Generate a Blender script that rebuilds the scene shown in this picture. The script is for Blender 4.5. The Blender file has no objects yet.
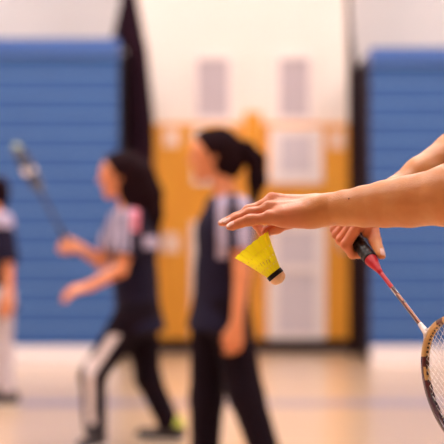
import bpy, math
import numpy as np
from mathutils import Vector, Matrix

# ------------------------------------------------------------------ camera, light, exposure
C = bpy.context.scene.collection
SC = bpy.context.scene
F = 1572.0                     # focal length in pixels of the 444 px frame
CAM_H = 1.08
HZ = 235.0                     # horizon row
cam = bpy.data.cameras.new('camera')
camo = bpy.data.objects.new('camera', cam)
C.objects.link(camo)
camo.location = (0, 0, CAM_H)
camo.rotation_euler = (math.radians(90), 0, 0)
cam.sensor_width = 24.0
cam.sensor_fit = 'HORIZONTAL'
cam.lens = 24.0 * F / 444.0
cam.shift_y = (HZ - 222.0) / 444.0
cam.clip_end = 100
cam.dof.use_dof = True
cam.dof.focus_distance = 2.44
cam.dof.aperture_fstop = 2.65
SC.camera = camo

SC.view_settings.view_transform = 'Standard'
SC.view_settings.look = 'None'
SC.view_settings.gamma = 1.0
SC.view_settings.exposure = 0.0
SC.cycles.use_denoising = True
SC.cycles.max_bounces = 8
SC.cycles.sample_clamp_indirect = 6.0

world = bpy.data.worlds.new('world')
SC.world = world
world.use_nodes = True
world.node_tree.nodes['Background'].inputs[0].default_value = (1.0, 0.93, 0.9, 1)
world.node_tree.nodes['Background'].inputs[1].default_value = 0.3

LAMP = 30.0                    # emission strength of the ceiling panels
LAMP_COL = (1.0, 0.91, 0.88)


# ------------------------------------------------------------------ helpers
def lin(r, g, b):
    def f(c):
        c /= 255.0
        return c / 12.92 if c <= 0.04045 else ((c + 0.055) / 1.055) ** 2.4
    return (f(r), f(g), f(b), 1.0)


def P(px, py, D):
    return np.array([(px - 222.0) / F * D, D, CAM_H + (HZ - py) / F * D])


def mat(name, col, rough=0.6, metal=0.0, noise=0.0, nscale=20.0, col2=None, bump=0.0, bscale=80.0,
        sss=0.0, sheen=0.0, emit=0.0, coat=0.0, spec=0.5, trans=0.0, stretch=None):
    m = bpy.data.materials.new(name)
    m.use_nodes = True
    nt = m.node_tree
    b = nt.nodes['Principled BSDF']
    b.inputs['Base Color'].default_value = col
    b.inputs['Roughness'].default_value = rough
    b.inputs['Metallic'].default_value = metal
    b.inputs['Specular IOR Level'].default_value = spec
    tc = nt.nodes.new('ShaderNodeTexCoord')
    mp = nt.nodes.new('ShaderNodeMapping')
    nt.links.new(tc.outputs['Object'], mp.inputs[0])
    if stretch:
        mp.inputs['Scale'].default_value = stretch
    if col2 is not None or noise > 0:
        n = nt.nodes.new('ShaderNodeTexNoise')
        n.inputs['Scale'].default_value = nscale
        n.inputs['Detail'].default_value = 4
        nt.links.new(mp.outputs[0], n.inputs['Vector'])
        r = nt.nodes.new('ShaderNodeValToRGB')
        r.color_ramp.elements[0].position = 0.35
        r.color_ramp.elements[1].position = 0.65
        c2 = col2 if col2 is not None else tuple(c * (1 - noise) for c in col[:3]) + (1,)
        r.color_ramp.elements[0].color = col
        r.color_ramp.elements[1].color = c2
        nt.links.new(n.outputs['Fac'], r.inputs[0])
        nt.links.new(r.outputs[0], b.inputs['Base Color'])
    if bump > 0:
        n2 = nt.nodes.new('ShaderNodeTexNoise')
        n2.inputs['Scale'].default_value = bscale
        nt.links.new(mp.outputs[0], n2.inputs['Vector'])
        bp = nt.nodes.new('ShaderNodeBump')
        bp.inputs['Strength'].default_value = bump
        bp.inputs['Distance'].default_value = 0.002
        nt.links.new(n2.outputs['Fac'], bp.inputs['Height'])
        nt.links.new(bp.outputs[0], b.inputs['Normal'])
    if sss > 0:
        b.inputs['Subsurface Weight'].default_value = sss
        b.inputs['Subsurface Radius'].default_value = (1.0, 0.35, 0.18)
        b.inputs['Subsurface Scale'].default_value = 0.008
    if sheen > 0:
        b.inputs['Sheen Weight'].default_value = sheen
    if coat > 0:
        b.inputs['Coat Weight'].default_value = coat
        b.inputs['Coat Roughness'].default_value = 0.15
    if emit > 0:
        b.inputs['Emission Color'].default_value = col
        b.inputs['Emission Strength'].default_value = emit
    if trans > 0:
        out = nt.nodes['Material Output']
        t = nt.nodes.new('ShaderNodeBsdfTranslucent')
        t.inputs[0].default_value = col
        mx = nt.nodes.new('ShaderNodeMixShader')
        mx.inputs[0].default_value = trans
        nt.links.new(b.outputs[0], mx.inputs[1])
        nt.links.new(t.outputs[0], mx.inputs[2])
        nt.links.new(mx.outputs[0], out.inputs[0])
    return m


def newmesh(name, verts, faces, mats, parent=None, smooth=True, mi=None):
    me = bpy.data.meshes.new(name)
    verts = np.asarray(verts, dtype=np.float64)
    me.from_pydata([tuple(v) for v in verts] if len(verts) < 5000 else verts.tolist(), [], 
                   faces if isinstance(faces, list) else faces.tolist())
    if not isinstance(mats, (list, tuple)):
        mats = [mats]
    for m in mats:
        me.materials.append(m)
    if mi is not None:
        me.polygons.foreach_set('material_index', np.asarray(mi, dtype=np.int32))
    if smooth:
        me.polygons.foreach_set('use_smooth', np.ones(len(me.polygons), dtype=bool))
    me.update()
    o = bpy.data.objects.new(name, me)
    C.objects.link(o)
    if parent is not None:
        o.parent = parent
        o.matrix_parent_inverse = parent.matrix_basis.inverted()
    return o


def tag(o, label=None, cat=None, group=None, kind=None):
    if label: o['label'] = label
    if cat: o['category'] = cat
    if group: o['group'] = group
    if kind: o['kind'] = kind
    return o


def empty(name, loc, label, cat, group=None):
    o = bpy.data.objects.new(name, None)
    C.objects.link(o)
    o.location = tuple(loc)
    o.empty_display_size = 0.05
    return tag(o, label, cat, group)


class MB:
    """collects shapes into one mesh"""
    def __init__(s):
        s.v, s.f, s.mi = [], [], []

    def add(s, vs, fs, m=0):
        n = len(s.v)
        s.v += [tuple(v) for v in vs]
        s.f += [[i + n for i in f] for f in fs]
        s.mi += [m] * len(fs)

    def box(s, lo, hi, m=0, bev=0.0):
        x0, y0, z0 = lo
        x1, y1, z1 = hi
        if bev <= 0:
            vs = [(x, y, z) for z in (z0, z1) for y in (y0, y1) for x in (x0, x1)]
            fs = [[0, 2, 3, 1], [4, 5, 7, 6], [0, 1, 5, 4], [2, 6, 7, 3], [0, 4, 6, 2], [1, 3, 7, 5]]
            s.add(vs, fs, m)
            return s
        import bmesh
        bm = bmesh.new()
        bmesh.ops.create_cube(bm, size=1)
        for v in bm.verts:
            v.co = Vector(((x0 + x1) / 2 + v.co.x * (x1 - x0), (y0 + y1) / 2 + v.co.y * (y1 - y0), (z0 + z1) / 2 + v.co.z * (z1 - z0)))
        bmesh.ops.bevel(bm, geom=bm.edges[:], offset=bev, segments=2, affect='EDGES', profile=0.5)
        bm.verts.index_update()
        s.add([v.co[:] for v in bm.verts], [[v.index for v in f.verts] for f in bm.faces], m)
        bm.free()
        return s

    def sweep(s, pts, rad, n=12, m=0, closed=False, ref=None, ell=(1, 1), caps=True, mfun=None):
        pts = [np.array(p, float) for p in pts]
        k = len(pts)
        rad = rad if isinstance(rad, (list, tuple, np.ndarray)) else [rad] * k
        vs = []
        prev = None
        for i in range(k):
            if closed:
                t = pts[(i + 1) % k] - pts[i - 1]
            else:
                t = pts[min(i + 1, k - 1)] - pts[max(i - 1, 0)]
            t /= np.linalg.norm(t) + 1e-12
            if ref is not None:
                a = np.array(ref, float)
            elif prev is not None:
                a = prev
            else:
                a = np.array([0, 0, 1.0]) if abs(t[2]) < 0.9 else np.array([1.0, 0, 0])
            a = a - t * a.dot(t)
            a /= np.linalg.norm(a) + 1e-12
            prev = a
            b = np.cross(t, a)
            for j in range(n):
                th = 2 * math.pi * j / n
                vs.append(pts[i] + rad[i] * (a * math.cos(th) * ell[0] + b * math.sin(th) * ell[1]))
        base = len(s.v)
        s.v += [tuple(v) for v in vs]
        for i in range(k if closed else k - 1):
            i2 = (i + 1) % k
            for j in range(n):
                j2 = (j + 1) % n
                s.f.append([base + i * n + j, base + i * n + j2, base + i2 * n + j2, base + i2 * n + j])
                s.mi.append(mfun(i, j) if mfun else m)
        if caps and not closed:
            s.f.append([base + j for j in range(n)][::-1]); s.mi.append(mfun(0, 0) if mfun else m)
            s.f.append([base + (k - 1) * n + j for j in range(n)]); s.mi.append(mfun(k - 2, 0) if mfun else m)
        return s

    def build(s, name, mats, parent=None, smooth=False):
        return newmesh(name, s.v, s.f, mats, parent, smooth, s.mi)


# ------------------------------------------------------------------ implicit surfaces
def A(*v):
    return np.array(v, dtype=np.float32)


def cone(a, b, ra, rb, n=None, f=1.0):
    a = np.asarray(a, np.float32); b = np.asarray(b, np.float32)
    ba = b - a
    L2 = float(ba.dot(ba)) + 1e-12
    if n is not None:
        n = np.asarray(n, np.float32)
        n = n / np.linalg.norm(n)

    def g(p):
        q = p - a
        t = np.clip(q @ ba / L2, 0, 1)
        q = q - t[..., None] * ba
        d2 = np.einsum('...i,...i', q, q)
        if n is not None:
            qn = q @ n
            d2 = d2 - qn * qn + (qn / f) ** 2
        return np.sqrt(np.maximum(d2, 0)) - (ra + (rb - ra) * t)
    return g


def smin(a, b, k):
    if k <= 0:
        return np.minimum(a, b)
    h = np.clip(0.5 + 0.5 * (b - a) / k, 0, 1)
    return b + (a - b) * h - k * h * (1 - h)


def U(fs, k=0.0):
    def g(p):
        d = fs[0](p)
        for f in fs[1:]:
            d = smin(d, f(p), k)
        return d
    return g


def chain(pts, rs, k=0.0, n=None, f=1.0):
    return U([cone(pts[i], pts[i + 1], rs[i], rs[i + 1], n, f) for i in range(len(pts) - 1)], k)


def cut(f, pt, nrm, k=0.0):
    pt = np.asarray(pt, np.float32); nrm = np.asarray(nrm, np.float32); nrm = nrm / np.linalg.norm(nrm)
    def g(p):
        return -smin(-f(p), -((p - pt) @ nrm), k)
    return g


def sub(f, h, k=0.0):
    return lambda p: -smin(-f(p), h(p), k)


def surface(sdf, lo, hi, h, B=12):
    """sparse naive surface nets"""
    lo = np.asarray(lo, float); hi = np.asarray(hi, float)
    nb = np.ceil((hi - lo) / (h * B)).astype(int)
    N = nb * B + 1
    bi = np.stack(np.meshgrid(*[np.arange(k) for k in nb], indexing='ij'), -1).reshape(-1, 3)
    cen = (lo + (bi + 0.5) * B * h).astype(np.float32)
    dc = sdf(cen)
    act = bi[np.abs(dc) < B * h * 1.75]
    Fv = np.full(N, 1.0, np.float32)
    for b, d in zip(bi[dc < 0], dc[dc < 0]):
        Fv[b[0] * B:b[0] * B + B + 1, b[1] * B:b[1] * B + B + 1, b[2] * B:b[2] * B + B + 1] = -1.0
    loc = np.stack(np.meshgrid(*[np.arange(B + 1)] * 3, indexing='ij'), -1)
    CH = 64
    for s in range(0, len(act), CH):
        bb = act[s:s + CH]
        idx = bb[:, None, None, None, :] * B + loc[None]
        val = sdf((lo + idx * h).astype(np.float32))
        for q, b in enumerate(bb):
            Fv[b[0] * B:b[0] * B + B + 1, b[1] * B:b[1] * B + B + 1, b[2] * B:b[2] * B + B + 1] = val[q]
    ins = Fv < 0
    cnt = np.zeros(N - 1, np.int8)
    for dx in (0, 1):
        for dy in (0, 1):
            for dz in (0, 1):
                cnt += ins[dx:N[0] - 1 + dx, dy:N[1] - 1 + dy, dz:N[2] - 1 + dz]
    cells = np.argwhere((cnt > 0) & (cnt < 8))
    vid = np.full(N - 1, -1, np.int32)
    vid[cells[:, 0], cells[:, 1], cells[:, 2]] = np.arange(len(cells))
    acc = np.zeros((len(cells), 3)); c = np.zeros(len(cells))
    corners = [(i, j, k) for i in (0, 1) for j in (0, 1) for k in (0, 1)]
    for a in corners:
        for ax in range(3):
            if a[ax] == 0:
                b = list(a); b[ax] = 1
                fa = Fv[cells[:, 0] + a[0], cells[:, 1] + a[1], cells[:, 2] + a[2]]
                fb = Fv[cells[:, 0] + b[0], cells[:, 1] + b[1], cells[:, 2] + b[2]]
                m = (fa < 0) != (fb < 0)
                t = np.where(m, fa / np.where(m, fa - fb, 1), 0)
                pos = np.array(a, float)[None].repeat(len(cells), 0)
                pos[:, ax] += t
                acc += pos * m[:, None]
                c += m
    V = lo + (cells + acc / c[:, None]) * h
    quads = []
    for ax in range(3):
        sl0 = [slice(None)] * 3; sl1 = [slice(None)] * 3
        sl0[ax] = slice(0, -1); sl1[ax] = slice(1, None)
        a0 = ins[tuple(sl0)]; a1 = ins[tuple(sl1)]
        e = np.argwhere(a0 != a1)
        u, w = (ax + 1) % 3, (ax + 2) % 3
        ok = (e[:, u] > 0) & (e[:, w] > 0) & (e[:, u] < N[u] - 1) & (e[:, w] < N[w] - 1)
        e = e[ok]
        s0 = a0[e[:, 0], e[:, 1], e[:, 2]]
        def v(du, dw):
            q = e.copy(); q[:, u] -= du; q[:, w] -= dw
            return vid[q[:, 0], q[:, 1], q[:, 2]]
        Q = np.stack([v(1, 1), v(0, 1), v(0, 0), v(1, 0)], 1)
        Q[~s0] = Q[~s0][:, ::-1]
        quads.append(Q)
    return V, np.concatenate(quads)


def merge(parts):
    Vs, Fs, n = [], [], 0
    for V, Q in parts:
        Vs.append(V); Fs.append(Q + n); n += len(V)
    return np.concatenate(Vs), np.concatenate(Fs)


def nrm(v):
    v = np.asarray(v, float)
    return v / np.linalg.norm(v)


# ------------------------------------------------------------------ materials
M_cream = mat('cream_paint', lin(241, 228, 220), 0.75, noise=0.03, nscale=1.5)
M_pinkwall = mat('pale_wall_paint', lin(211, 205, 206), 0.75, noise=0.03, nscale=1.5)
M_ceil = mat('ceiling_paint', lin(225, 220, 214), 0.8, noise=0.05, nscale=3)
M_sidewall = mat('side_wall_paint', lin(222, 205, 190), 0.8, noise=0.05, nscale=2)
M_orange = mat('orange_wood', lin(236, 162, 50), 0.45, col2=lin(228, 148, 40), nscale=3, stretch=(6, 1, 0.5))
M_whiteframe = mat('white_frame_paint', lin(246, 230, 226), 0.5, noise=0.03)
M_pane = mat('wired_glass_grey', lin(218, 206, 214), 0.2, noise=0.05, nscale=2, spec=0.6)
M_vent = mat('grey_transom', lin(194, 178, 184), 0.5, noise=0.05, nscale=3)
M_dark = mat('dark_gap', lin(34, 16, 30), 0.9, noise=0.2, spec=0.15)
M_darkcurt = mat('dark_curtain_cloth', lin(36, 16, 28), 0.95, noise=0.2, spec=0.1)
M_blue = mat('blue_bleacher_wood', lin(56, 93, 150), 0.65, spec=0.2, col2=lin(52, 88, 145), nscale=2, stretch=(1, 1, 8))
M_blueline = mat('blue_bleacher_pale_edge', lin(112, 142, 190), 0.6, noise=0.05)
M_bluedark = mat('blue_bleacher_rail', lin(60, 98, 168), 0.45, noise=0.06)
M_kick = mat('pale_kick_board', lin(232, 224, 226), 0.5, noise=0.03)
M_lamp = mat('lamp_housing', lin(230, 230, 230), 0.5, noise=0.03)
M_navy = mat('navy_jersey', lin(26, 20, 44), 0.9, noise=0.2, spec=0.2)
M_lav = mat('pale_jersey_stripe', lin(172, 160, 186), 0.8, noise=0.1)
M_pinkj = mat('pink_jersey_sleeve', lin(214, 120, 140), 0.8, noise=0.1)
M_blackp = mat('black_trousers', lin(24, 12, 24), 0.95, noise=0.2, spec=0.15)
M_stripe = mat('white_trouser_stripe', lin(226, 212, 214), 0.8, noise=0.05)
M_greyp = mat('pale_grey_trousers', lin(190, 178, 186), 0.8, noise=0.1)
M_hair = mat('dark_hair', lin(22, 8, 14), 0.85, spec=0.08, col2=lin(32, 12, 16), nscale=12, stretch=(8, 8, 1))
M_shoe = mat('black_shoe', lin(34, 26, 34), 0.6, noise=0.1)
M_shoeg = mat('yellow_green_shoe', lin(186, 196, 70), 0.6, noise=0.1)
M_sole = mat('white_sole', lin(225, 220, 215), 0.7, noise=0.05)
M_eye = mat('dark_eye', lin(30, 20, 20), 0.2, noise=0.1)
M_whitetop = mat('dark_blue_shirt', lin(44, 50, 92), 0.8, noise=0.1)


def skin_mat(name, c1, c2, c3=None):
    m = mat(name, c1, 0.42, col2=c2, nscale=28, bump=0.22, bscale=420, sss=0.15, spec=0.45)
    return m


M_skin = skin_mat('skin', lin(213, 145, 86), lin(206, 133, 75))
_nt = M_skin.node_tree
_b = _nt.nodes['Principled BSDF']
_src = _b.inputs['Base Color'].links[0].from_socket
_mx = _nt.nodes.new('ShaderNodeMix'); _mx.data_type = 'RGBA'
_at = _nt.nodes.new('ShaderNodeAttribute'); _at.attribute_name = 'tone'
_nt.links.new(_at.outputs['Fac'], _mx.inputs['Factor'])
_nt.links.new(_src, _mx.inputs['A'])
_mx.inputs['B'].default_value = lin(224, 132, 102)
_nt.links.new(_mx.outputs['Result'], _b.inputs['Base Color'])
M_skinb = skin_mat('skin_players', lin(226, 148, 104), lin(214, 134, 92))
M_nail = mat('fingernail', lin(244, 206, 196), 0.18, noise=0.04, coat=0.5, sss=0.15)

# floor: glossy maple strips
def floor_mat():
    m = bpy.data.materials.new('maple_floor')
    m.use_nodes = True
    nt = m.node_tree
    b = nt.nodes['Principled BSDF']
    tc = nt.nodes.new('ShaderNodeTexCoord')
    br = nt.nodes.new('ShaderNodeTexBrick')
    br.inputs['Scale'].default_value = 1.0
    br.inputs['Brick Width'].default_value = 1.8
    br.inputs['Row Height'].default_value = 0.08
    br.inputs['Mortar Size'].default_value = 0.001
    br.inputs['Color1'].default_value = lin(206, 174, 142)
    br.inputs['Color2'].default_value = lin(200, 166, 134)
    br.inputs['Mortar'].default_value = lin(190, 150, 116)
    nt.links.new(tc.outputs['Object'], br.inputs['Vector'])
    nt.links.new(br.outputs[0], b.inputs['Base Color'])
    b.inputs['Roughness'].default_value = 0.30
    b.inputs['Coat Weight'].default_value = 0.6
    b.inputs['Coat Roughness'].default_value = 0.18
    return m


M_floor = floor_mat()
M_line = mat('blue_grey_court_paint', lin(150, 138, 152), 0.4, noise=0.05, coat=0.4)

# ------------------------------------------------------------------ the room
XL, XR, YF, YB, ZC = -9.0, 9.0, -8.0, 14.7, 7.2


def struct(name, mb, m, parent=None, label=None):
    o = mb.build(name, m, parent)
    if parent is None:
        o['kind'] = 'structure'
    if label: o['label'] = label
    return o


struct('floor', MB().box((XL, YF, -0.1), (XR, YB + 0.2, 0)), M_floor)
struct('ceiling', MB().box((XL, YF, ZC), (XR, YB + 0.2, ZC + 0.1)), M_ceil)
struct('wall_left', MB().box((XL - 0.1, YF, 0), (XL, YB + 0.2, ZC)), M_sidewall)
struct('wall_right', MB().box((XR, YF, 0), (XR + 0.1, YB + 0.2, ZC)), M_sidewall)
struct('wall_rear', MB().box((XL, YF - 0.1, 0), (XR, YF, ZC)), M_sidewall)


def wx(px, D=14.7):
    return (px - 222.0) / F * D


def wz(py, D=14.7):
    return CAM_H + (HZ - py) / F * D


# far wall: cream in the recess, cooler above the bleachers
struct('wall_far', MB().box((wx(128), YB, 0), (wx(352), YB + 0.2, ZC), 0)
       .box((XL, YB - 0.06, 0), (wx(128), YB + 0.2, ZC), 1)
       .box((wx(352), YB - 0.06, 0), (XR, YB + 0.2, ZC), 1), [M_cream, M_pinkwall])

# court line painted on the floor
struct('trim_1', MB().box((XL, 9.92, 0.0), (XR, 10.25, 0.003)), M_line)
struct('trim_2', MB().box((XL, 12.3, 0.0), (XR, 12.35, 0.003)), M_line)


# doors ---------------------------------------------------------------
def door(name, x0, x1, wxs, wtop, label, knob_side):
    """an orange leaf, white framed wired panes, dark threshold, lever"""
    D = YB
    leaf = struct(name, MB().box((wx(x0), D - 0.08, 0.03), (wx(x1), D - 0.002, wz(wtop)), 0, 0.006), M_orange, None, label)
    wins = [(wxs[0] + 2, wxs[1] - 3, 128, 184), (wxs[0], wxs[1], 222, 343)]
    for a, b, t, bo in wins:
        X0, X1, Z1, Z0 = wx(a), wx(b), wz(t), wz(bo)
        fw = 0.10
        mb = MB()
        y0, y1 = D - 0.105, D - 0.078
        mb.box((X0, y0, Z0), (X0 + fw, y1, Z1)).box((X1 - fw, y0, Z0), (X1, y1, Z1))
        mb.box((X0 + fw, y0, Z1 - fw * .8), (X1 - fw, y1, Z1)).box((X0 + fw, y0, Z0), (X1 - fw, y1, Z0 + fw))
        if bo - t > 80:
            zm = wz(269)
            mb.box((X0 + fw, y0, zm - 0.035), (X1 - fw, y1, zm + 0.035))
        fr = mb.build('window_frame', M_whiteframe, leaf)
        g = MB().box((X0 + fw - .005, D - 0.092, Z0 + fw - .01), (X1 - fw + .005, D - 0.079, Z1 - .07))
        g.build('window_pane', M_pane, fr)
    kx = wx(x1) - 0.07 if knob_side > 0 else wx(x0) + 0.07
    h = MB().box((kx - 0.025, D - 0.088, 0.93), (kx + 0.025, D - 0.078, 1.13), 0, 0.003)
    h.sweep([(kx, D - 0.085, 1.03), (kx, D - 0.14, 1.03), (kx - knob_side * 0.11, D - 0.14, 1.03)], 0.009)
    h.build('door_handle', M_vent, leaf)
    MB().box((wx(x0), D - 0.10, 0.0), (wx(x1), D - 0.002, 0.028)).build('threshold', M_dark, leaf)
    return leaf


door('door_1', 151, 243, (191, 236), 124, 'left orange door leaf with white framed panes', -1)
door('door_2', 262, 349, (267, 325), 124, 'right orange door leaf with white framed panes', 1)
# post between the leaves rises a little above them
struct('trim_3', MB().box((wx(244), YB - 0.12, 0.0), (wx(261), YB - 0.002, wz(113)), 0, 0.008), M_orange)
struct('trim_4', MB().box((wx(151), YB - 0.13, 0.0), (wx(350), YB - 0.101, 0.11)), M_dark)
for i, (a, b) in enumerate(((192, 234), (274, 314))):
    X0, X1 = wx(a), wx(b)
    w = MB()
    Z0, Z1, fw = wz(123), wz(54), 0.055
    y0, y1 = YB - 0.05, YB - 0.002
    w.box((X0, y0, Z0), (X0 + fw, y1, Z1)).box((X1 - fw, y0, Z0), (X1, y1, Z1))
    w.box((X0 + fw, y0, Z1 - fw), (X1 - fw, y1, Z1)).box((X0 + fw, y0, Z0), (X1 - fw, y1, Z0 + 0.055))
    fr = struct('window_%d' % (i + 1), w, M_whiteframe, None,
                ['narrow grey transom window over the left orange door', 'narrow grey transom window over the right orange door'][i])
    MB().box((X0 + fw - .005, YB - 0.03, Z0 + .05), (X1 - fw + .005, YB - 0.003, Z1 - fw + .005)).build('window_pane', M_vent, fr)

# paper notices on the doors
M_paper = mat('notice_paper', lin(246, 214, 196), 0.7, noise=0.04)
for cx, cy, lab in ((172, 138, 'small pale paper notice high on the left orange door'),
                    (172, 243, 'small pale paper notice halfway down the left orange door'),
                    (336, 140, 'small pale paper notice high on the right orange door')):
    X, Z = wx(cx), wz(cy)
    tag(MB().box((X - .07, YB - 0.087, Z - .085), (X + .07, YB - 0.0815, Z + .085)).build('paper_notice', M_paper), lab, 'notice')


# bleachers folded against the wall ------------------------------------
def bleacher(x0, x1, ztop, label):
    Y0, Y1 = 13.0, YB - 0.07
    root = empty('bleacher', ((x0 + x1) / 2, Y0, 0), label, 'bleachers', 'folded blue bleachers along the far wall')
    core = MB().box((x0 + .01, Y0 + 0.06, 0.0), (x1 - .01, Y1, ztop - 0.01))
    core.build('side_panel', M_dark, root)
    n = 15
    zb = 0.165
    zt = ztop - 0.14
    step = (zt - zb) / n
    mb = MB()
    for i in range(n):
        z0 = zb + i * step
        off = 0.0025 * i
        mb.box((x0, Y0 + off - 0.0, z0 + 0.0), (x1, Y0 + 0.09, z0 + step - 0.0135), 0)
        mb.box((x0, Y0 + off - 0.001, z0 + step - 0.0135), (x1, Y0 + 0.09, z0 + step), 1)
    mb.build('front_panel', [M_blue, M_blueline], root)
    MB().box((x0, Y0 + .01, zt + 0.004), (x1, Y0 + 0.3, ztop), 0, 0.006).build('top_rail', M_bluedark, root)
    MB().box((x0, Y0 - 0.02, 0.0), (x1, Y0 + 0.07, 0.163), 0, 0.004).build('kick_board', M_kick, root)
    return root


bleacher(-8.9, wx(118, 13), wz(38, 13), 'folded blue bleachers left of the orange doors, pale kick board at the foot')
bleacher(wx(371, 13), 8.9, wz(47, 13), 'folded blue bleachers right of the orange doors, pale kick board at the foot')


# dark gathered divider curtain left, slim one right --------------------
def curtain(path, label, D, depth, n=40):
    # path: rows (py, px_left, px_right)
    rows = []
    zs = [wz(r[0], D) for r in path]
    xl = [wx(r[1], D) for r in path]
    xr = [wx(r[2], D) for r in path]
    Z = np.unique(np.concatenate([np.linspace(min(zs), max(zs), 24), zs]))
    o = np.argsort(zs)
    XLs = np.interp(Z, np.array(zs)[o], np.array(xl)[o])
    XRs = np.interp(Z, np.array(zs)[o], np.array(xr)[o])
    vs, fs = [], []
    for z, a, b in zip(Z, XLs, XRs):
        for j in range(n):
            th = 2 * math.pi * j / n
            w = (b - a) / 2
            rr = 1 + 0.10 * math.cos(8 * th)
            vs.append(((a + b) / 2 + w * rr * math.cos(th) * .95, D + depth * rr * math.sin(th), z))
    for i in range(len(Z) - 1):
        for j in range(n):
            fs.append([i * n + j, i * n + (j + 1) % n, (i + 1) * n + (j + 1) % n, (i + 1) * n + j])
    fs.append([j for j in range(n)][::-1]); fs.append([(len(Z) - 1) * n + j for j in range(n)])
    o = newmesh('divider_curtain', vs, fs, M_darkcurt)
    return tag(o, label, 'curtain')


curtain([(-400, 127, 134), (-60, 125, 135), (0, 121, 137), (38, 113, 144), (46, 113, 146), (50, 126, 147), (125, 126, 154), (200, 126, 153), (356, 126, 152)],
        'dark gathered divider curtain hanging between the left bleachers and the doors', 13.9, 0.18)
curtain([(-400, 346, 349), (0, 346, 350), (35, 347, 352), (60, 348, 356), (200, 349, 356), (354.6, 349, 356)],
        'slim dark gathered curtain hanging between the doors and the right bleachers', 14.2, 0.10)


# ceiling lamps ----------------------------------------------------------
def lamp_mat():
    m = bpy.data.materials.new('lamp_diffuser')
    m.use_nodes = True
    nt = m.node_tree
    nt.nodes.clear()
    e = nt.nodes.new('ShaderNodeEmission')
    e.inputs[0].default_value = LAMP_COL + (1,)
    e.inputs[1].default_value = LAMP
    o = nt.nodes.new('ShaderNodeOutputMaterial')
    nt.links.new(e.outputs[0], o.inputs[0])
    return m


M_diff = lamp_mat()
lampspots = [(x, y) for y in (3.2, 6.0, 9.2, 12.2) for x in (-5.0, 0.0, 5.0)]
for i, (x, y) in enumerate(lampspots):
    r = empty('ceiling_lamp', (x, y, ZC), 'long white ceiling lamp with glowing diffuser hanging above the court', 'lamp', 'ceiling lamps above the court')
    hb = MB().box((x - 1.1, y - 0.45, ZC - 0.10), (x + 1.1, y + 0.45, ZC - 0.001), 0, 0.01).build('housing', M_lamp, r)
    db = MB().box((x - 1.05, y - 0.40, ZC - 0.12), (x + 1.05, y + 0.40, ZC - 0.101)).build('diffuser', M_diff, r)


# ------------------------------------------------------------------ people
def frame3(d, up):
    d = nrm(d); up = np.asarray(up, float)
    up = nrm(up - d * up.dot(d))
    return d, up, np.cross(d, up)


def hand_prims(wrist, d, back, side, curl=0.5, s=1.0):
    """palm and five fingers; d points along the hand, back = dorsal normal, side=+1 thumb towards cross(d,back)"""
    d, n, t = frame3(d, back)
    t = t * side
    w = np.asarray(wrist, float)
    out = []
    for k, (off, ln) in enumerate(((0.030, .9), (0.010, 1.0), (-0.010, .93), (-0.029, .75))):
        mc = w + (d * 0.080 + t * off) * s
        out.append(cone(w + d * .01 * s + t * off * .5 * s, mc, .014 * s, .0115 * s))
        ang = 0.25 + curl * 0.5
        p = mc; rs = [.0095, .0085, .0078, .0072]
        pts = [mc]
        for L in (.040, .026, .021):
            dd = d * math.cos(ang) - n * math.sin(ang)
            p = p + dd * L * ln * s
            pts.append(p)
            ang += curl * 0.9
        out.append(chain(pts, [r * s for r in rs]))
    th = [w + (d * .02 + t * .018) * s, w + (d * .050 + t * .042 - n * .008) * s, w + (d * .078 + t * .048 - n * .018) * s, w + (d * .100 + t * .044 - n * .026) * s]
    out.append(chain(th, [.014 * s, .0105 * s, .0095 * s, .0085 * s]))
    return U(out, 0.004)


def head_sdf(c, fw, up):
    fw, up, lat = frame3(fw, up)
    c = np.asarray(c, float)
    g = U([cone(c + up * .032 - fw * .018, c + up * .03 + fw * .012, .088, .086, lat, .84),
           cone(c + up * .015 + fw * .035, c - up * .075 + fw * .052, .062, .030, lat, .95),
           cone(c - up * .045 - fw * .0, c - up * .082 + fw * .05, .050, .024)], .02)
    g = U([g, cone(c + up * .018 + fw * .088, c - up * .020 + fw * .106, .007, .011),
           cone(c - up * .048 + fw * .082 - lat * .012, c - up * .048 + fw * .082 + lat * .012, .012, .012),
           cone(c + up * .03 + fw * .075 - lat * .03, c + up * .03 + fw * .075 + lat * .03, .018, .018),
           cone(c - up * .092 + fw * .062, c - up * .088 + fw * .055, .017, .02)], .010)
    ears = U([cone(c + lat * s * .075 - fw * .012 + up * .018, c + lat * s * .073 - fw * .006 - up * .018, .016, .010, lat, .5) for s in (-1, 1)], 0)
    return U([g, ears], .006)


def bounds(pts, m):
    a = np.array(pts)
    return a.min(0) - m, a.max(0) + m


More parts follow.
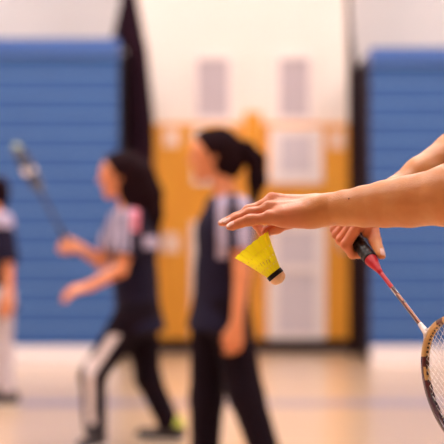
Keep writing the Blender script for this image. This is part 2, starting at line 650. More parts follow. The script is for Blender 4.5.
def player(J, label, loc, jersey_fun, jersey_mats, pants_fun, pants_mats, hair_pts, hair_rs, skin=None, hands=None,
           fw=(-1, 0, 0), shoe_mats=(None, None), toes=None, loose=0.0, extra_hair=None, vox=0.006, hair_f=.055, slv=.175, bright_heel=None):
    skin = skin or M_skinb
    fw = nrm(fw)
    root = empty('person', loc, label, 'person')
    j = {k: np.asarray(v, float) for k, v in J.items()}
    hu = nrm(j['head'] - j['neck'] + np.array([0, 0, .05]))
    lat = nrm(j['shL'] - j['shR'])
    spine = nrm(j['neck'] - j['pelvis'])
    ches = j['pelvis'] + (j['neck'] - j['pelvis']) * .68
    wais = j['pelvis'] + (j['neck'] - j['pelvis']) * .34
    fwd = nrm(np.cross(spine, lat)); 
    torso = U([cone(j['pelvis'] - lat * .03, j['pelvis'] + lat * .03, .115, .115, fwd, .85),
               cone(wais - lat * .025, wais + lat * .025, .095, .095, fwd, .85),
               cone(wais, ches, .10, .115, fwd, .85),
               cone(ches - lat * .045, ches + lat * .045, .105, .105, fwd, .9),
               cone(j['shR'], j['shL'], .05, .05)], .06)
    neck = cone(j['neck'] - spine * .02, j['head'] - hu * .05 - fw * .015, .052, .046)
    parts = [torso, neck]
    for s in 'LR':
        parts.append(chain([j['sh' + s], j['el' + s], j['wr' + s]], [.047, .036, .025], .01))
        parts.append(chain([j['hip' + s], j['kn' + s], j['an' + s]], [.08, .052, .038], .02))
        hd, hb, hs, hc = hands[s]
        parts.append(hand_prims(j['wr' + s], hd, hb, hs, hc))
        tdir = nrm(toes[s])
        parts.append(chain([j['an' + s], j['an' + s] + tdir * .06 - np.array([0, 0, .045])], [.032, .024]))
    body = U([U(parts, .018), head_sdf(j['head'], fw, hu)], .015)
    lo, hi = bounds(list(j.values()), .24)
    V, Q = surface(body, lo, hi, vox)
    bo = newmesh('body', V, Q, skin, root)
    # eyes
    e, u2, l2 = frame3(fw, hu)
    for s in (-1, 1):
        q = j['head'] + e * .079 + l2 * s * .031 + u2 * .012
        MB().sweep([q - l2 * .011, q - l2 * .006, q, q + l2 * .006, q + l2 * .011], [.002, .006, .008, .006, .002], 8).build('eye', M_eye, bo, True)
    # hair
    hc = j['head']
    capsule = cone(hc + u2 * .036 - e * .022, hc + u2 * .034 + e * .008, .099, .097, l2, .86)
    cap = cut(capsule, hc + e * hair_f + u2 * .06, nrm(e * 1.0 - u2 * .7), .01)
    hs = [cap, chain(hair_pts, hair_rs, .02)]
    if extra_hair: hs.append(extra_hair)
    hair = U(hs, .02)
    lo, hi = bounds([hc] + list(hair_pts), .16)
    V, Q = surface(hair, lo, hi, .006)
    newmesh('hair', V, Q, M_hair, bo)
    # jersey: torso, open at the neck and the hem, short sleeves
    hem = j['pelvis'] - spine * .10
    shirt = U([cone(j['pelvis'] - lat * .035 - spine * .12, j['pelvis'] + lat * .035 - spine * .12, .138 + loose, .138 + loose, fwd, .88),
               cone(j['pelvis'] - spine * .1, wais, .15 + loose, .125 + loose, fwd, .85),
               cone(wais, ches, .125 + loose, .138 + loose, fwd, .86),
               cone(ches - lat * .05, ches + lat * .05, .122, .122, fwd, .92),
               cone(j['shR'], j['shL'], .064, .064)], .05)
    shirt = cut(shirt, hem, -spine)
    shirt = cut(shirt, j['neck'] + spine * .035, spine)
    sl = [shirt]
    for s in 'LR':
        ua = nrm(j['el' + s] - j['sh' + s])
        sl.append(cut(cone(j['sh' + s], j['sh' + s] + ua * (slv + .065), .062, .072), j['sh' + s] + ua * slv, ua))
    shirt = U(sl, .015)
    lo, hi = bounds([j['neck'], j['shL'], j['shR'], j['pelvis'], j['elL'], j['elR'], hem], .22)
    V, Q = surface(shirt, lo, hi, .008)
    cen = V[Q].mean(1)
    newmesh('jersey', V, Q, jersey_mats, bo, mi=jersey_fun(cen, j))
    # trousers
    pt = [cone(j['pelvis'] - lat * .03, j['pelvis'] + lat * .03, .128, .128, fwd, .88)]
    for s in 'LR':
        pt.append(chain([j['hip' + s], j['kn' + s], j['an' + s] + nrm(j['kn' + s] - j['an' + s]) * .02], [.092, .066 + loose, .058 + loose * .8], .03))
    tr = U([U(pt[:2], .04), U([pt[0], pt[2]], .04)], .006)
    tr = cut(tr, j['pelvis'] + spine * .06, spine)
    lo, hi = bounds([j['pelvis'], j['knL'], j['knR'], j['anL'], j['anR']], .2)
    V, Q = surface(tr, lo, hi, .008)
    cen = V[Q].mean(1)
    newmesh('trousers', V, Q, pants_mats, bo, mi=pants_fun(cen, j))
    for s in 'LR':
        td = nrm(toes[s])
        a = j['an' + s].copy()
        foot = a.copy()
        bot = a[2] - .085
        heel = a - td * .035; toe = a + td * .155
        heel[2] = bot + .04; toe[2] = bot + .032
        g = U([cone(heel, toe, .042, .036, (0, 0, 1), .95), cone(heel + (0, 0, .02), a + td * .02 + np.array([0, 0, .015]), .046, .048)], .03)
        g = cut(g, (0, 0, bot + .012), (0, 0, -1))
        V, Q = surface(g, *bounds([heel, toe, a], .09), .006)
        sh = newmesh('shoe', V, Q, shoe_mats[0 if s == 'L' else 1], bo)
        g2 = cone(np.array([heel[0], heel[1], bot + .010]), np.array([toe[0], toe[1], bot + .010]), .043, .038)
        g2 = cut(cut(g2, (0, 0, bot), (0, 0, -1)), (0, 0, bot + .016), (0, 0, 1))
        V, Q = surface(g2, *bounds([heel, toe], .09), .006)
        newmesh('sole', V, Q, M_sole, sh)
        if bright_heel == s:
            g3 = cone(heel + np.array([0, 0, .01]) - td * .004, heel + np.array([0, 0, .055]) - td * .004, .040, .040)
            V, Q = surface(g3, *bounds([heel, a], .09), .006)
            newmesh('heel_panel', V, Q, M_shoeg, sh)
    return root


# --- player nearest the middle: stands side on, arms hanging
D2 = 7.0
def Q2(px, py, dy=0.0):
    return P(px, py, D2 + dy)
J = dict(head=Q2(213, 157), neck=Q2(228, 198), pelvis=Q2(221, 308), shL=Q2(237, 210, -.16), shR=Q2(219, 208, .17),
         elL=Q2(242, 272, -.20), wrL=Q2(237, 322, -.22), elR=Q2(210, 275, .24), wrR=Q2(204, 320, .22),
         hipL=Q2(231, 322, -.08), hipR=Q2(211, 322, .08), knL=Q2(246, 395, -.09), knR=Q2(207, 398, .09),
         anL=P(268, 0, D2 - .1), anR=P(205, 0, D2 + .12))
for k in ('anL', 'anR'):
    J[k][2] = .087
J['anL'][2] = .09


def jf2(c, j):
    mi = np.zeros(len(c), int)
    px = c[:, 0] / c[:, 1] * F + 222
    u = (c[:, 0] - j['neck'][0])
    st = ((u > -.052) & (u < -.004)) | ((u > .042) & (u < .10))
    zone = (c[:, 2] > j['neck'][2] - .27) & (c[:, 0] > j['neck'][0] - .05) & (c[:, 1] < j['neck'][1] - .02)
    mi[zone & st] = 1
    return mi


player(J, 'player in navy jersey with striped sleeve, long ponytail, standing side on with arm hanging', (J['pelvis'][0], D2, 0),
       jf2, [M_navy, M_lav], lambda c, j: np.zeros(len(c), int), [M_blackp],
       [Q2(236, 146), Q2(247, 149), Q2(256, 160), Q2(257, 180), Q2(253, 206)], [.036, .034, .042, .042, .016],
       hands={'L': ((-.1, 0, -1), (.3, -1, 0), 1, .35), 'R': ((0, 0, -1), (0, 1, 0), -1, .35)},
       toes={'L': (-1, -.1, 0), 'R': (-1, .1, 0)}, shoe_mats=(M_shoe, M_shoe), loose=.012,
       extra_hair=cone(Q2(221, 149), Q2(226, 163), .088, .080, (0, 1, 0), .85))

# --- player with a racket, stepping to the left
D1 = 8.05
def Q1(px, py, dy=0.0):
    return P(px, py, D1 + dy)
J = dict(head=Q1(120, 177), neck=Q1(130, 212), pelvis=Q1(138, 312), shL=Q1(134, 222, -.17), shR=Q1(122, 219, .17),
         elL=Q1(120, 270, -.22), wrL=Q1(90, 286, -.26), elR=Q1(102, 262, .20), wrR=Q1(80, 248, .16),
         hipL=Q1(129, 322, -.085), hipR=Q1(141, 322, .085), knL=Q1(93, 375, -.12), knR=Q1(148, 378, .08),
         anL=P(95, 430, D1 - .12), anR=P(170, 430, D1 + .12))
J['anL'][2] = .09
J['anR'][2] = .09


def jf1(c, j):
    mi = np.zeros(len(c), int)
    f = c[:, 0] - j['neck'][0]
    z = c[:, 2] - j['neck'][2]
    st = np.mod(c[:, 0], 0.04) < 0.030
    mi[(f < .015) & (z > -.20) & st] = 1
    mi[(f >= .015) & (f < .06) & (z > -.10) & (c[:, 1] < j['neck'][1])] = 2
    mi[(f > .075) & (f < .16) & (z < -.12) & (z > -.19) & (c[:, 1] < j['neck'][1])] = 1
    return mi


def pf1(c, j):
    mi = np.zeros(len(c), int)
    a, k, n = j['hipL'], j['knL'], j['anL']
    for (p, q) in ((a, k), (k, n)):
        d = q - p
        t = np.clip(((c - p) @ d) / d.dot(d), 0, 1)
        r = c - (p + t[:, None] * d)
        mi[(np.linalg.norm(r, axis=1) < .10) & (r[:, 1] < -.030) & (np.abs(r[:, 0] + .012) < .021)] = 1
    mi[c[:, 2] > a[2] - .06] = 0
    return mi


player(J, 'player in navy jersey with pale chest, reaching forward and holding up a racket', (J['pelvis'][0], D1, 0),
       jf1, [M_navy, M_lav, M_pinkj], pf1, [M_blackp, M_stripe],
       [Q1(130, 166), Q1(141, 176), Q1(148, 194), Q1(151, 214), Q1(156, 236)], [.068, .075, .075, .062, .022],
       hands={'L': ((-1, -.1, -.25), (0, -.5, 1), 1, .3), 'R': ((-1, 0, .35), (.2, -1, .3), -1, 1.1)},
       toes={'L': (-.3, -1, 0), 'R': (-.8, .3, 0)}, shoe_mats=(M_shoe, M_shoe), bright_heel='R',
       extra_hair=cone(Q1(129, 172), Q1(136, 202), .090, .080, (0, 1, 0), .9))

# --- player cut by the left edge of the picture
D3 = 10.0
def Q3(px, py, dy=0.0):
    return P(px, py, D3 + dy)
J = dict(head=Q3(-9, 196), neck=Q3(-5, 216), pelvis=Q3(-4, 296), shL=Q3(3, 222, -.16), shR=Q3(-10, 222, .16),
         elL=Q3(8, 260, -.2), wrL=Q3(9, 296, -.24), elR=Q3(-16, 258, .2), wrR=Q3(-26, 285, .22),
         hipL=Q3(0, 306, -.08), hipR=Q3(-8, 306, .08), knL=Q3(2, 352, -.08), knR=Q3(-11, 352, .1),
         anL=P(6, 0, D3 - .1), anR=P(-8, 0, D3 + .12))
J['anL'][2] = .087
J['anR'][2] = .087


def jf3(c, j):
    z = c[:, 2] - j['neck'][2]
    return ((z > -.07) & (c[:, 1] < j['neck'][1])).astype(int)


player(J, 'player in navy shirt with pale shoulder and light trousers, cut by the left picture edge', (J['pelvis'][0], D3, 0),
       jf3, [M_navy, M_lav], lambda c, j: np.zeros(len(c), int), [M_greyp],
       [Q3(-3, 192), Q3(2, 198), Q3(3, 208)], [.05, .04, .02],
       hands={'L': ((-.2, 0, -1), (.2, -1, 0), 1, .35), 'R': ((-.3, 0, -1), (0, 1, 0), -1, .35)},
       toes={'L': (-1, -.1, 0), 'R': (-1, .1, 0)}, shoe_mats=(M_shoe, M_shoe), vox=.008, slv=.26)


# ------------------------------------------------------------------ rackets
M_grip = mat('black_grip_tape', lin(16, 9, 12), 0.35, noise=0.15, spec=0.3, bump=0.2, bscale=300)
M_red = mat('red_lacquer', lin(192, 10, 34), 0.4, noise=0.04, spec=0.3)
M_dred = mat('dark_red_lacquer', lin(92, 22, 30), 0.2, noise=0.1, coat=0.8)
M_gold = mat('gold_lacquer', lin(228, 190, 130), 0.3, col2=lin(218, 174, 108), nscale=60, coat=0.5)
M_white = mat('white_lacquer', lin(240, 228, 226), 0.2, noise=0.02, coat=0.6)
M_plum = mat('plum_lacquer', lin(74, 34, 56), 0.2, noise=0.1, coat=0.8)
M_copper = mat('copper_lacquer', lin(176, 96, 70), 0.25, noise=0.1, coat=0.6)
M_string = mat('white_string', lin(244, 236, 232), 0.4, noise=0.02)
M_grom = mat('dark_grommet', lin(60, 34, 30), 0.5, noise=0.1)
M_green = mat('pale_green_lacquer', lin(150, 172, 130), 0.3, noise=0.1, coat=0.4)
M_slate = mat('slate_lacquer', lin(36, 38, 58), 0.3, noise=0.1, coat=0.4)


def racket(T, u, w, label, L_shaft=0.205, a=0.125, b=0.092, colours='red', handle=0.17, detail=True, fat=1.0):
    """T = throat junction; u = handle to head; w = across the head"""
    T = np.asarray(T, float); u = nrm(u); w = nrm(np.asarray(w) - u * np.dot(u, w)); n = np.cross(u, w)
    root = empty('badminton_racket', T, label, 'racket')
    red = colours == 'red'
    c = T + u * a
    # frame loop, box-like section with a groove
    N = 144
    pts, sec = [], []
    for i in range(N):
        th = 2 * math.pi * i / N
        e = 1.0
        pts.append(c - u * a * math.cos(th) * e + w * b * math.sin(th) * e)
    mats = [M_gold, M_dred, M_white, M_plum, M_green] if red else [M_green, M_slate, M_white, M_slate, M_green]

    IN = (2, 3, 4)
    def fc(i, j):
        th = (i / N * 360 + 180) % 360 - 180
        if not red:
            return 4 if abs(th) > 150 else (2 if 70 < abs(th) < 90 else 1)
        if -24 <= th < 22: return 2 if j in (6, 7, 0) else 0
        if -34 < th <= -24: return 1
        if -42 < th <= -34: return 0
        if 22 <= th < 31: return 1
        if 31 <= th < 44: return 0 if j in IN else 3
        if 44 <= th < 60: return 1 if j in IN else 3
        if th > -66 and th <= -42: return 1
        return 3
    mb = MB()
    vs = []
    prof = [(-1, -.75), (-.75, -1), (.75, -1), (1, -.75), (1, .75), (.75, 1), (-.75, 1), (-1, .75)]
    hw, hh = .0042 * fat, .0056 * fat        # in plane half thickness, half height
    k = len(prof)
    for i in range(N):
        t = nrm(pts[(i + 1) % N] - pts[i - 1]); o = nrm(np.cross(t, n))
        for (p, q) in prof:
            vs.append(pts[i] + o * p * hw + n * q * hh)
    fs = []; mi = []
    for i in range(N):
        for q in range(k):
            i2, q2 = (i + 1) % N, (q + 1) % k
            fs.append([i * k + q, i * k + q2, i2 * k + q2, i2 * k + q]); mi.append(fc(i, q))
    mb.v, mb.f, mb.mi = vs, fs, mi
    fr = mb.build('head_frame', mats, root, True)
    # grommets on the face of the frame and strings
    ns_main, ns_cross = (22, 21) if detail else (12, 12)
    sb = MB(); gb = MB()
    ins = 0.97
    sr = .00042 if detail else .0008

    def P2(x, y, z=0):
        return c + w * x + u * y + n * z
    def grom(x, y):
        for sg in (-1, 1):
            o = nrm(w * x / b ** 2 + u * y / a ** 2)
            p = P2(x, y) + o * sg * (hw * .98)
            gb.sweep([p - o * sg * .0010, p + o * sg * .0010], .0019, 8)
    for i in range(ns_main):
        x = (i - (ns_main - 1) / 2) / (ns_main / 2) * b * .93
        y = a * ins * math.sqrt(max(0, 1 - (x / (b * ins)) ** 2))
        k2 = 2 * ns_cross
        sb.sweep([P2(x, -y), P2(x, 0, .0002 * (1 if i % 2 else -1)), P2(x, y)], sr, 6)
        yy = a * math.sqrt(1 - (x / b) ** 2); grom(x, -yy); grom(x, yy)
    for i in range(ns_cross):
        y = (i - (ns_cross - 1) / 2) / (ns_cross / 2) * a * .92
        x = b * ins * math.sqrt(max(0, 1 - (y / (a * ins)) ** 2))
        sb.sweep([P2(-x, y), P2(0, y, .0002), P2(x, y)], sr, 6)
        xx = b * math.sqrt(1 - (y / a) ** 2); grom(-xx, y); grom(xx, y)
    st = sb.build('string_bed', M_string if red else M_slate, root, True)
    if detail:
        gb.build('grommet_strip', M_grom, fr, False)
    # throat piece
    tj = MB()
    tj.sweep([T - u * .034, T - u * .020, T - u * .008, T - u * .001], [.0042 * fat, .0050 * fat, .0058 * fat, .0075 * fat], 14)
    for sg in (-1, 1):
        tj.sweep([T - u * .016, T - u * .007 + w * sg * .006, T - u * .0005 + w * sg * .017, T + u * .0035 + w * sg * .027],
                 [.0038 * fat, .0040 * fat, .0040 * fat, .0030 * fat], 10, ref=n)
    tj.build('throat_joint', M_white if red else M_slate, root, True)
    # shaft
    s0 = T - u * .028
    s1 = T - u * L_shaft
    K = 24
    sp = [s0 + (s1 - s0) * (i / K) for i in range(K + 1)]

    def sfun(i, j):
        if not red:
            return 0
        if 13 <= i <= 15: return 2 if j < 5 else 1
        if 16 <= i: return 0
        if i >= 11: return 3 if j in (1, 2, 6, 7) else 1
        if i == 9: return 2 if j in (1, 2) else 1
        return 3 if j in (1, 2, 6, 7) else 1
    MB().sweep(sp, .0036 * fat, 10, mfun=sfun, ref=n).build('shaft', [M_red, M_dred, M_white, M_copper] if red else [M_slate], root, True)
    # cone and handle
    hs = T - u * (L_shaft + .030)
    MB().sweep([s1 + u * .012, s1 + u * .002, s1 - u * .012, hs, hs - u * .006], [.0038, .0046, .0072, .0108, .0110], 20).build('cone', M_red if red else M_slate, root, True)
    g = []; r = []
    for i in range(61):
        q = i / 60
        g.append(hs - u * (.002 + q * handle)); r.append(.0116 + .0005 * math.sin(i * 1.4) + .0015 * max(0, q - .9) * 10)
    MB().sweep(g, r, 16, ref=w).build('grip', M_grip, root, True)
    bt = hs - u * (handle + .002)
    MB().sweep([bt, bt - u * .006, bt - u * .010], [.0165, .0165, .013], 16).build('butt_cap', M_grip, root, True)
    return root, hs, u, w, n


# foreground racket
H1 = P(371.5, 260.5, 2.57)
T0 = P(429.5, 336.5, 2.385)
u0 = nrm(T0 - H1)
w0 = np.array([-.0225, .030, -.0725])
rk, hs, u0, w0, n0 = racket(T0, u0, w0, 'red and white badminton racket with gold and plum head, gripped by the nearest person',
                            L_shaft=float(np.linalg.norm(T0 - H1)) - .030, a=.130, b=.080)

# racket of the player in the background, seen edge on
hp = P(66, 240, D1 + .16)
tip = P(8, 130, D1 + .16)
ub = nrm(tip - hp)
Tb = hp + ub * .30
racket(Tb, ub, (0.12, 1, 0.06), 'dark badminton racket with pale green head, held up by the player at left', colours='dark', handle=.14,
       L_shaft=.20, detail=False, fat=2.4, b=.10, a=.13)


# ------------------------------------------------------------------ nearest person: two arms in the picture, body beyond the right edge
D0 = 2.46
def H(px, py, dd=0.0):
    return P(px, py, D0 + dd)


near = empty('person', (0.68, 2.6, 0), 'person with bare arms reaching in from the right, holding red racket and yellow shuttlecock', 'person')

# left hand (fingers, palm) and forearm
mid = [H(272, 201, .010), H(250, 211.3, .004), H(235.5, 217.5, .000), H(224.3, 222.2, -.002)]
rng = [H(268.5, 209, -.010), H(250, 214.2, -.010), H(237, 218.5, -.010), H(228.5, 222, -.011)]
pnk = [H(268, 218, -.029), H(250, 220.6, -.029), H(240.5, 223, -.028), H(232.3, 226, -.027)]
idx = [H(277, 201.5, .030), H(262, 212, .034), H(257, 224, .030), H(262.5, 233, .020)]
thb = [H(304, 214, .026), H(289, 221, .034), H(276, 227.5, .022), H(267, 231.3, .010)]
fm = chain(mid, [.0100, .0086, .0074, .0068], .004)
fr_ = chain(rng, [.0098, .0083, .0073, .0066], .004)
fp = chain(pnk, [.0092, .0078, .0071, .0073], .004)
fi = chain(idx, [.0105, .0090, .0080, .0072], .004)
ft = chain(thb, [.0150, .0115, .0098, .0085], .006)
W = lambda x, y, d: H(x, y, d)
palm = U([cone(W(314, 207, .012), mid[0], .0165, .0118),
          cone(W(314, 206, .020), idx[0], .0155, .0118),
          cone(W(314, 210, .000), rng[0], .0175, .0110),
          cone(W(312, 213, -.012), pnk[0] + np.array([.004, 0, 0]), .0180, .0108),
          cone(W(306, 215.5, -.012), W(284, 217.5, -.022), .0200, .0145),
          cone(W(306, 213.5, .018), W(290, 219, .026), .0195, .0130),
          cone(W(300, 213, .005), W(280, 213, .008), .018, .015)], .012)
knuck = U([cone(mid[0] + np.array([0, 0, .0065]), mid[0] + np.array([.003, 0, .006]), .006, .005),
           cone(idx[0] + np.array([0, 0, .006]), idx[0] + np.array([.003, 0, .006]), .006, .005),
           cone(rng[0] + np.array([0, -.002, .006]), rng[0] + np.array([.004, -.002, .006]), .005, .004),
           cone(pnk[0] + np.array([0, -.004, .0045]), pnk[0] + np.array([.004, -.004, .005]), .005, .004)], 0)
pipk = U([cone(q[1] + np.array([.003, -.001, .0022]), q[1] + np.array([-.003, -.001, .0018]), r, r) for q, r in ((mid, .0078), (rng, .0074), (pnk, .0070))], 0)
tend = U([cone(H(312, 203, .0), mid[0] + np.array([.004, -.002, .007]), .009, .0036), cone(H(310, 207, -.010), rng[0] + np.array([.004, -.003, .006]), .010, .0034),
          cone(H(311, 202, .014), idx[0] + np.array([.004, 0, .007]), .009, .0036)], .002)
fingers = U([fm, fr_, fp, fi, ft], .0012)
hand = U([palm, fingers], .006)
hand = U([hand, knuck, pipk], .006)
hand = U([hand, tend], .004)
fore_c = [(318, 211, 15.0, 2.460), (330, 209.2, 16.1, 2.448), (345, 208, 17.8, 2.435), (365, 206.3, 20.6, 2.415), (385, 204, 23.4, 2.396),
          (410, 201.3, 26.0, 2.372), (444, 196, 28.6, 2.34)]
fpts = [P(a, b, d) for a, b, r, d in fore_c]
frs = [r / F * d for a, b, r, d in fore_c]
EL = P(462, 195, 2.325)
SHL = np.array([.575, 2.42, 1.35])
fore = chain(fpts + [EL], frs + [.041], .004, n=(.3, 1, 0), f=.93)
ulna = cone(H(321, 204, -.014), H(317, 204.5, -.014), .0085, .007)
arml = U([fore, chain([EL, EL * .5 + SHL * .5, SHL], [.041, .046, .052], .02)], .03)
left = U([U([hand, arml], .018), ulna], .010)


def nail(tip, prev, up, L=.0115, wd=.0052, lift=.0052):
    d = nrm(tip - prev); up = nrm(np.asarray(up) - d * np.dot(up, d)); t = np.cross(d, up)
    return tip + up * lift + d * .0005, d, up, t, L, wd


nailsL = [nail(mid[3], mid[2], (0, -.35, 1), wd=.0056), nail(rng[3], rng[2], (0, -.35, 1)), nail(pnk[3], pnk[2], (0, -.55, 1), wd=.0054),
          nail(thb[3], thb[2], (0, .2, -1), wd=.006)]


def nail_sdf(nl):
    c0, d, up, t, L, wd = nl
    return cone(c0 - d * L * .45 - up * .0042, c0 + d * L * .42 - up * .0045, .0052, .0048, t, wd / .0045)


left = U([left] + [nail_sdf(q) for q in nailsL], .0006)

# right hand wrapped round the grip
FW = np.array([.0, 0, 0])
e1 = nrm(np.array([-.8, 0, -.6]) - u0 * np.dot(u0, np.array([-.8, 0, -.6])))
e2 = -np.cross(u0, e1)
if e2[1] > 0: e2 = -e2


def G(s, a, b):
    """point at s metres along the handle from its head end, a on e1 (lower left), b on e2 (towards the viewer)"""
    return hs + u0 * s + e1 * a + e2 * b


fingR = []
specs = [(-.054, .98, .0086), (-.072, 1.08, .0082), (-.090, 1.10, .0078), (-.106, 1.0, .0072)]
mcp = []
for i, (s, k, r) in enumerate(specs):
    lean = .004 * (i - 1)
    pts = [G(s - .006 + lean, -.026, .030), G(s, .0185 * k, .0150), G(s + .003, .0180, -.007 * k), G(s + .006, .003, -.0195), ]
    mcp.append(pts[0])
    fingR.append(chain(pts, [r * 1.16, r * 1.02, r * .92, r * .85], .004))
WR = P(381, 209, 2.665)
thR = [WR * .6 + G(-.09, -.035, .005) * .4, G(-.074, -.036, .004), G(-.036, -.0245, .001), G(-.001, -.0180, -.001)]
ftR = chain(thR, [.016, .0125, .0100, .0082], .005)
palmR = U([cone(WR + e1 * .0, m, .019, .0125) for m in mcp] +
          [cone(WR, G(-.095, -.030, .004), .020, .015), cone(WR, G(-.115, -.022, .006), .018, .014), cone(G(-.078, -.030, .008), G(-.058, -.021, .006), .011, .008), cone(G(-.07, -.034, .014), G(-.115, -.026, .014), .012, .012)], .012)
ELR = P(472, 147, 2.76)
SHR = np.array([.70, 2.78, 1.37])
armr = U([chain([WR, P(396, 194, 2.68), P(422, 176.5, 2.71), P(456, 155, 2.75), ELR], [.0235, .0275, .0335, .040, .040], .01), chain([ELR, ELR * .5 + SHR * .5, SHR], [.041, .046, .052], .02)], .02)
right = U([U([palmR, U(fingR + [ftR], .0006)], .005), armr], .018)
nailsR = [nail(thR[3], thR[2], -e1 * 1.0 + e2 * .35, wd=.0062, L=.013, lift=.0065)]
right = U([right] + [nail_sdf(q) for q in nailsR], .0006)
# keep the fingers off the grip itself
right = sub(right, cone(hs - u0 * .16, hs + u0 * .05, .0120, .0120), .001)

# trunk, head and legs of the same person, beyond the frame
pel = np.array([.74, 2.60, .90]); nk = np.array([.66, 2.60, 1.43]); hd = np.array([.62, 2.585, 1.545])
latn = nrm(SHL - SHR); spn = nrm(nk - pel); fwn = nrm(np.cross(latn, spn)); fwn = fwn if fwn[0] < 0 else -fwn
chs = pel + (nk - pel) * .68; wst = pel + (nk - pel) * .34
legs = {'L': [pel + (0.0, -.09, -.06), np.array([.66, 2.46, .50]), np.array([.70, 2.44, .09])],
        'R': [pel + (0.0, .09, -.06), np.array([.80, 2.72, .50]), np.array([.90, 2.74, .09])]}
tors = U([cone(pel - latn * .03, pel + latn * .03, .12, .12, fwn, .85), cone(wst, chs, .10, .118, fwn, .85),
          cone(pel, wst, .115, .10, fwn, .85), cone(chs - latn * .05, chs + latn * .05, .108, .108, fwn, .9), cone(SHR, SHL, .052, .052),
          cone(nk - spn * .02, hd - spn * .04, .052, .047),
          chain([EL, SHL], [.035, .050]), chain([ELR, SHR], [.035, .050])] +
         [chain(legs[s], [.085, .055, .038], .02) for s in 'LR'] +
         [chain([legs[s][2], legs[s][2] + np.array([-.10, 0, -.05])], [.036, .028]) for s in 'LR'], .03)
trunk = U([tors, head_sdf(hd, (-1, 0, -.35), (-.3, 0, 1))], .015)
# the trunk mesh stays clear of the finely meshed arms: cut where the sleeves begin
for q, e in ((SHL, EL), (SHR, ELR)):
    pass
cutL = nrm(EL - SHL); cutR = nrm(ELR - SHR)
pL = SHL + cutL * .17; pR = SHR + cutR * .17


def armcut(f, sh, d, pt):
    return f


def split_trunk(p):
    d = trunk(p)
    for sh, el, c_, pt in ((SHL, EL, cutL, pL), (SHR, ELR, cutR, pR)):
        ball = cone(pt + c_ * .14, el + c_ * .06, .09, .09)(p)
        d = np.maximum(d, -ball)
    return d


def lim(pts, m):
    return bounds(pts, m)


VL = surface(left, *lim(fpts + [EL, SHL] + mid + rng + pnk + idx + thb, .062), .00125)
VR = surface(right, *lim([WR, ELR, SHR] + mcp + thR + [G(-.12, 0, -.03), G(-.04, .03, 0)], .062), .0014)
VT = surface(split_trunk, *lim([pel, hd, SHL, SHR, EL, ELR] + legs['L'] + legs['R'], .2), .008)
V, Q = merge([VL, VR, VT])
cen = V[Q].mean(1)
mi = np.zeros(len(Q), int)
# hands are a little pinker than the forearms, knuckles and finger ends a little redder
tone = np.zeros(len(V))


def spot(q, r0, r1, amt):
    d_ = np.linalg.norm(V - np.asarray(q), axis=1)
    t_ = np.clip((r1 - d_) / (r1 - r0), 0, 1)
    np.maximum(tone, amt * t_ * t_ * (3 - 2 * t_), out=tone)


spot(H(255, 215), .06, .105, .55)
spot(G(-.08, 0, .01), .04, .075, .6)
for pts in (mid, rng, pnk, idx):
    for q, rr in ((pts[0] + np.array([0, 0, .008]), .014), (pts[1] + np.array([0, 0, .007]), .013), (pts[3], .018)):
        spot(q, .002, rr, .95)
spot(thb[3], .004, .018, .95)
for f_ in specs:
    spot(G(f_[0], .026, .018), .002, .015, .75)
for (c0, d, up, t, L, wd) in nailsL + nailsR:
    r = cen - (c0 + d * L * .1)
    a_, b_, c_ = r @ d, r @ t, r @ up
    mi[(np.abs(a_) < L * .56) & (np.abs(b_) < wd) & (c_ > -.0042) & ((a_ / (L * .58)) ** 4 + (b_ / wd) ** 4 < 1)] = 2
nb = newmesh('body', V, Q, [M_skin, M_skin, M_nail], near, mi=mi)
at_ = nb.data.attributes.new('tone', 'FLOAT', 'POINT')
at_.data.foreach_set('value', tone.astype(np.float32))
# mole on the forearm
mp_ = P(348.5, 198, 2.434)
M_mole = mat('brown_mole', lin(96, 42, 28), 0.5, noise=0.1)
dirn = nrm(mp_ - np.array([0, 0, CAM_H]))
base = np.array(fpts[2]); 
_d = nrm(P(348.5, 198, 2.43) - np.array([0, 0, CAM_H]))
_r = V - np.array([0, 0, CAM_H])
_off = np.linalg.norm(_r - (_r @ _d)[:, None] * _d, axis=1)
_c = np.where(_off < .0016)[0]
mo = V[_c[np.argmin(V[_c][:, 1])]]
MB().sweep([mo + np.array([-.0011, 0, 0]), mo, mo + np.array([.0011, 0, 0])], [.0006, .0017, .0006], 8).build('mole', M_mole, nb, True)
_e, _u, _l = frame3((-1, 0, -.35), (-.3, 0, 1))
for s_ in (-1, 1):
    q = hd + _e * .079 + _l * s_ * .031 + _u * .012
    MB().sweep([q - _l * .011, q - _l * .006, q, q + _l * .006, q + _l * .011], [.002, .006, .008, .006, .002], 8).build('eye', M_eye, nb, True)
# hair, shirt, shorts, shoes of the person (beyond the frame)
e, u2, l2 = frame3((-1, 0, -.35), (-.3, 0, 1))
cap = cut(cone(hd + u2 * .036 - e * .022, hd + u2 * .034 + e * .008, .099, .097, l2, .86), hd + e * .040 + u2 * .06, nrm(e - u2), .01)
V, Q = surface(U([cap, chain([hd - e * .09 + u2 * .03, hd - e * .15, hd - e * .15 - u2 * .2], [.04, .04, .015], .01)], .02), *lim([hd, hd - e * .15 - u2 * .2], .16), .007)
newmesh('hair', V, Q, M_hair, nb)
sh = U([cone(pel - spn * .12, wst, .15, .125, fwn, .85), cone(wst, chs, .125, .135, fwn, .86), cone(chs - latn * .06, chs + latn * .06, .12, .12, fwn, .92), cone(SHR, SHL, .064, .064)], .05)
sh = cut(cut(sh, pel - spn * .1, -spn), nk + spn * .02, spn)
sh = U([sh, cut(cone(SHL, SHL + cutL * .22, .062, .070), SHL + cutL * .15, cutL), cut(cone(SHR, SHR + cutR * .22, .062, .070), SHR + cutR * .13, cutR)], .015)
V, Q = surface(sh, *lim([pel, nk, SHL, SHR, EL, ELR], .2), .008)
newmesh('shirt', V, Q, M_whitetop, nb)
pp = U([cone(pel - latn * .03, pel + latn * .03, .13, .13, fwn, .88)] + [chain(legs[s], [.095, .068, .058], .02) for s in 'LR'], .02)
pp = cut(pp, pel + spn * .06, spn)
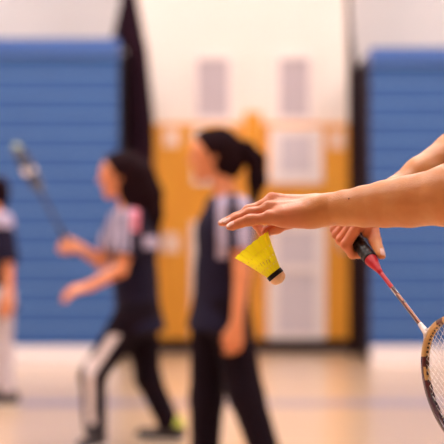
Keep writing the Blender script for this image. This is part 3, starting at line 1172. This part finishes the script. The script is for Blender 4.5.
V, Q = surface(pp, *lim([pel] + legs['L'] + legs['R'], .2), .009)
newmesh('trousers', V, Q, M_blackp, nb)
for s in 'LR':
    a = legs[s][2]
    heel = a + np.array([.035, 0, -.045]); toe = a + np.array([-.155, 0, -.053])
    g = cut(U([cone(heel, toe, .042, .036), cone(heel, a, .045, .042)], .03), (0, 0, .004), (0, 0, -1))
    V, Q = surface(g, *bounds([heel, toe, a], .09), .007)
    newmesh('shoe', V, Q, M_shoe, nb)

# ------------------------------------------------------------------ shuttlecock
M_yel = mat('yellow_nylon', lin(255, 248, 24), 0.45, noise=0.01, trans=0.5)
M_yel2 = mat('yellow_nylon_rib', lin(255, 240, 40), 0.4, noise=0.02, trans=0.2)
M_cork = mat('pale_cork', lin(248, 206, 164), 0.6, col2=lin(240, 194, 150), nscale=200)
M_band = mat('dark_band', lin(18, 12, 28), 0.5, noise=0.1, spec=0.2)
M_print = mat('faint_grey_print', lin(214, 190, 60), 0.5, noise=0.05)
SD = D0 - .003
c_rim = P(251.7, 245.3, SD)
c_band = P(274.2, 273.4, SD - .004)
ax = nrm(c_band - c_rim)
Ls = float(np.linalg.norm(c_band - c_rim))
sx = nrm(np.array([.8, 0, .6]) - ax * np.dot(ax, np.array([.8, 0, .6])))
sy = np.cross(ax, sx)
shut = empty('shuttlecock', c_band, 'yellow shuttlecock with dark band and cork tip, held beneath the open hand', 'shuttlecock')
NF = 16
rim_r, base_r = .0325, .0118


def SP(t, th, rr=0.0):
    """t 0 rim .. 1 band"""
    r = rim_r + (base_r - rim_r) * (t ** .92) + rr
    return c_rim + ax * (Ls * t) + (sx * math.cos(th) + sy * math.sin(th)) * r


mb = MB()
K, NS = 20, NF * 8
vs, fs = [], []
for layer in (0,):
    for i in range(K + 1):
        for j in range(NS):
            th = 2 * math.pi * j / NS
            ph = (th * NF / (2 * math.pi)) % 1
            t = i / K
            flute = .0005 * (1 - t) * (abs(math.sin(math.pi * ph)) - .5)
            tt = t
            if i == 0:
                tt = t - .020 * math.sin(math.pi * ph)
            vs.append(SP(tt, th, flute - layer * .0006))
n1 = (K + 1) * NS
skip = set()
for i in range(K):
    for j in range(NS):
        # rows of small slots between the ribs
        if i in (6, 11, 15) and (j % 8) in (3, 4):
            continue
        j2 = (j + 1) % NS
        fs.append([i * NS + j, (i + 1) * NS + j, (i + 1) * NS + j2, i * NS + j2])
mb.add(vs, fs)
sk = mb.build('skirt', M_yel, shut, True)
rb = MB()
for q in range(NF):
    th = 2 * math.pi * q / NF
    rb.sweep([SP(t, th, -.0001) for t in (0, .25, .5, .75, 1)], [.0004, .0004, .0005, .0006, .0007], 6)
for t in (.30, .55, .76):
    rb.sweep([SP(t, 2 * math.pi * q / 64, .0002) for q in range(64)], .0005, 6, closed=True)
rb.build('rib', M_yel2, sk, True)
sk2 = MB()
# small faint print on the skirt, as vague as in the photograph
thc = math.atan2(np.dot(sy, (0, -1, 0)), np.dot(sx, (0, -1, 0)))
for q, (tt, dth) in enumerate(((.60, .35), (.62, .12), (.64, -.12), (.66, -.35))):
    p0, p1 = SP(tt - .05, thc + dth, .0012), SP(tt + .05, thc + dth + .05, .0012)
    sk2.sweep([p0, (p0 + p1) / 2, p1], .0005, 6)
sk2.build('print', M_print, sk, True)
MB().sweep([c_band - ax * .0015, c_band - ax * .001, c_band + ax * .0055, c_band + ax * .006], [.0125, .0136, .0138, .0132], 32).build('band', M_band, shut, True)
cp, cr = [], []
for i in range(14):
    q = i / 13
    cp.append(c_band + ax * (.005 + .0135 * q)); cr.append(.0130 * math.sqrt(max(0.0004, 1 - max(0, (q - .25) / .75) ** 2.2)))
MB().sweep(cp, cr, 32).build('cork', M_cork, shut, True)
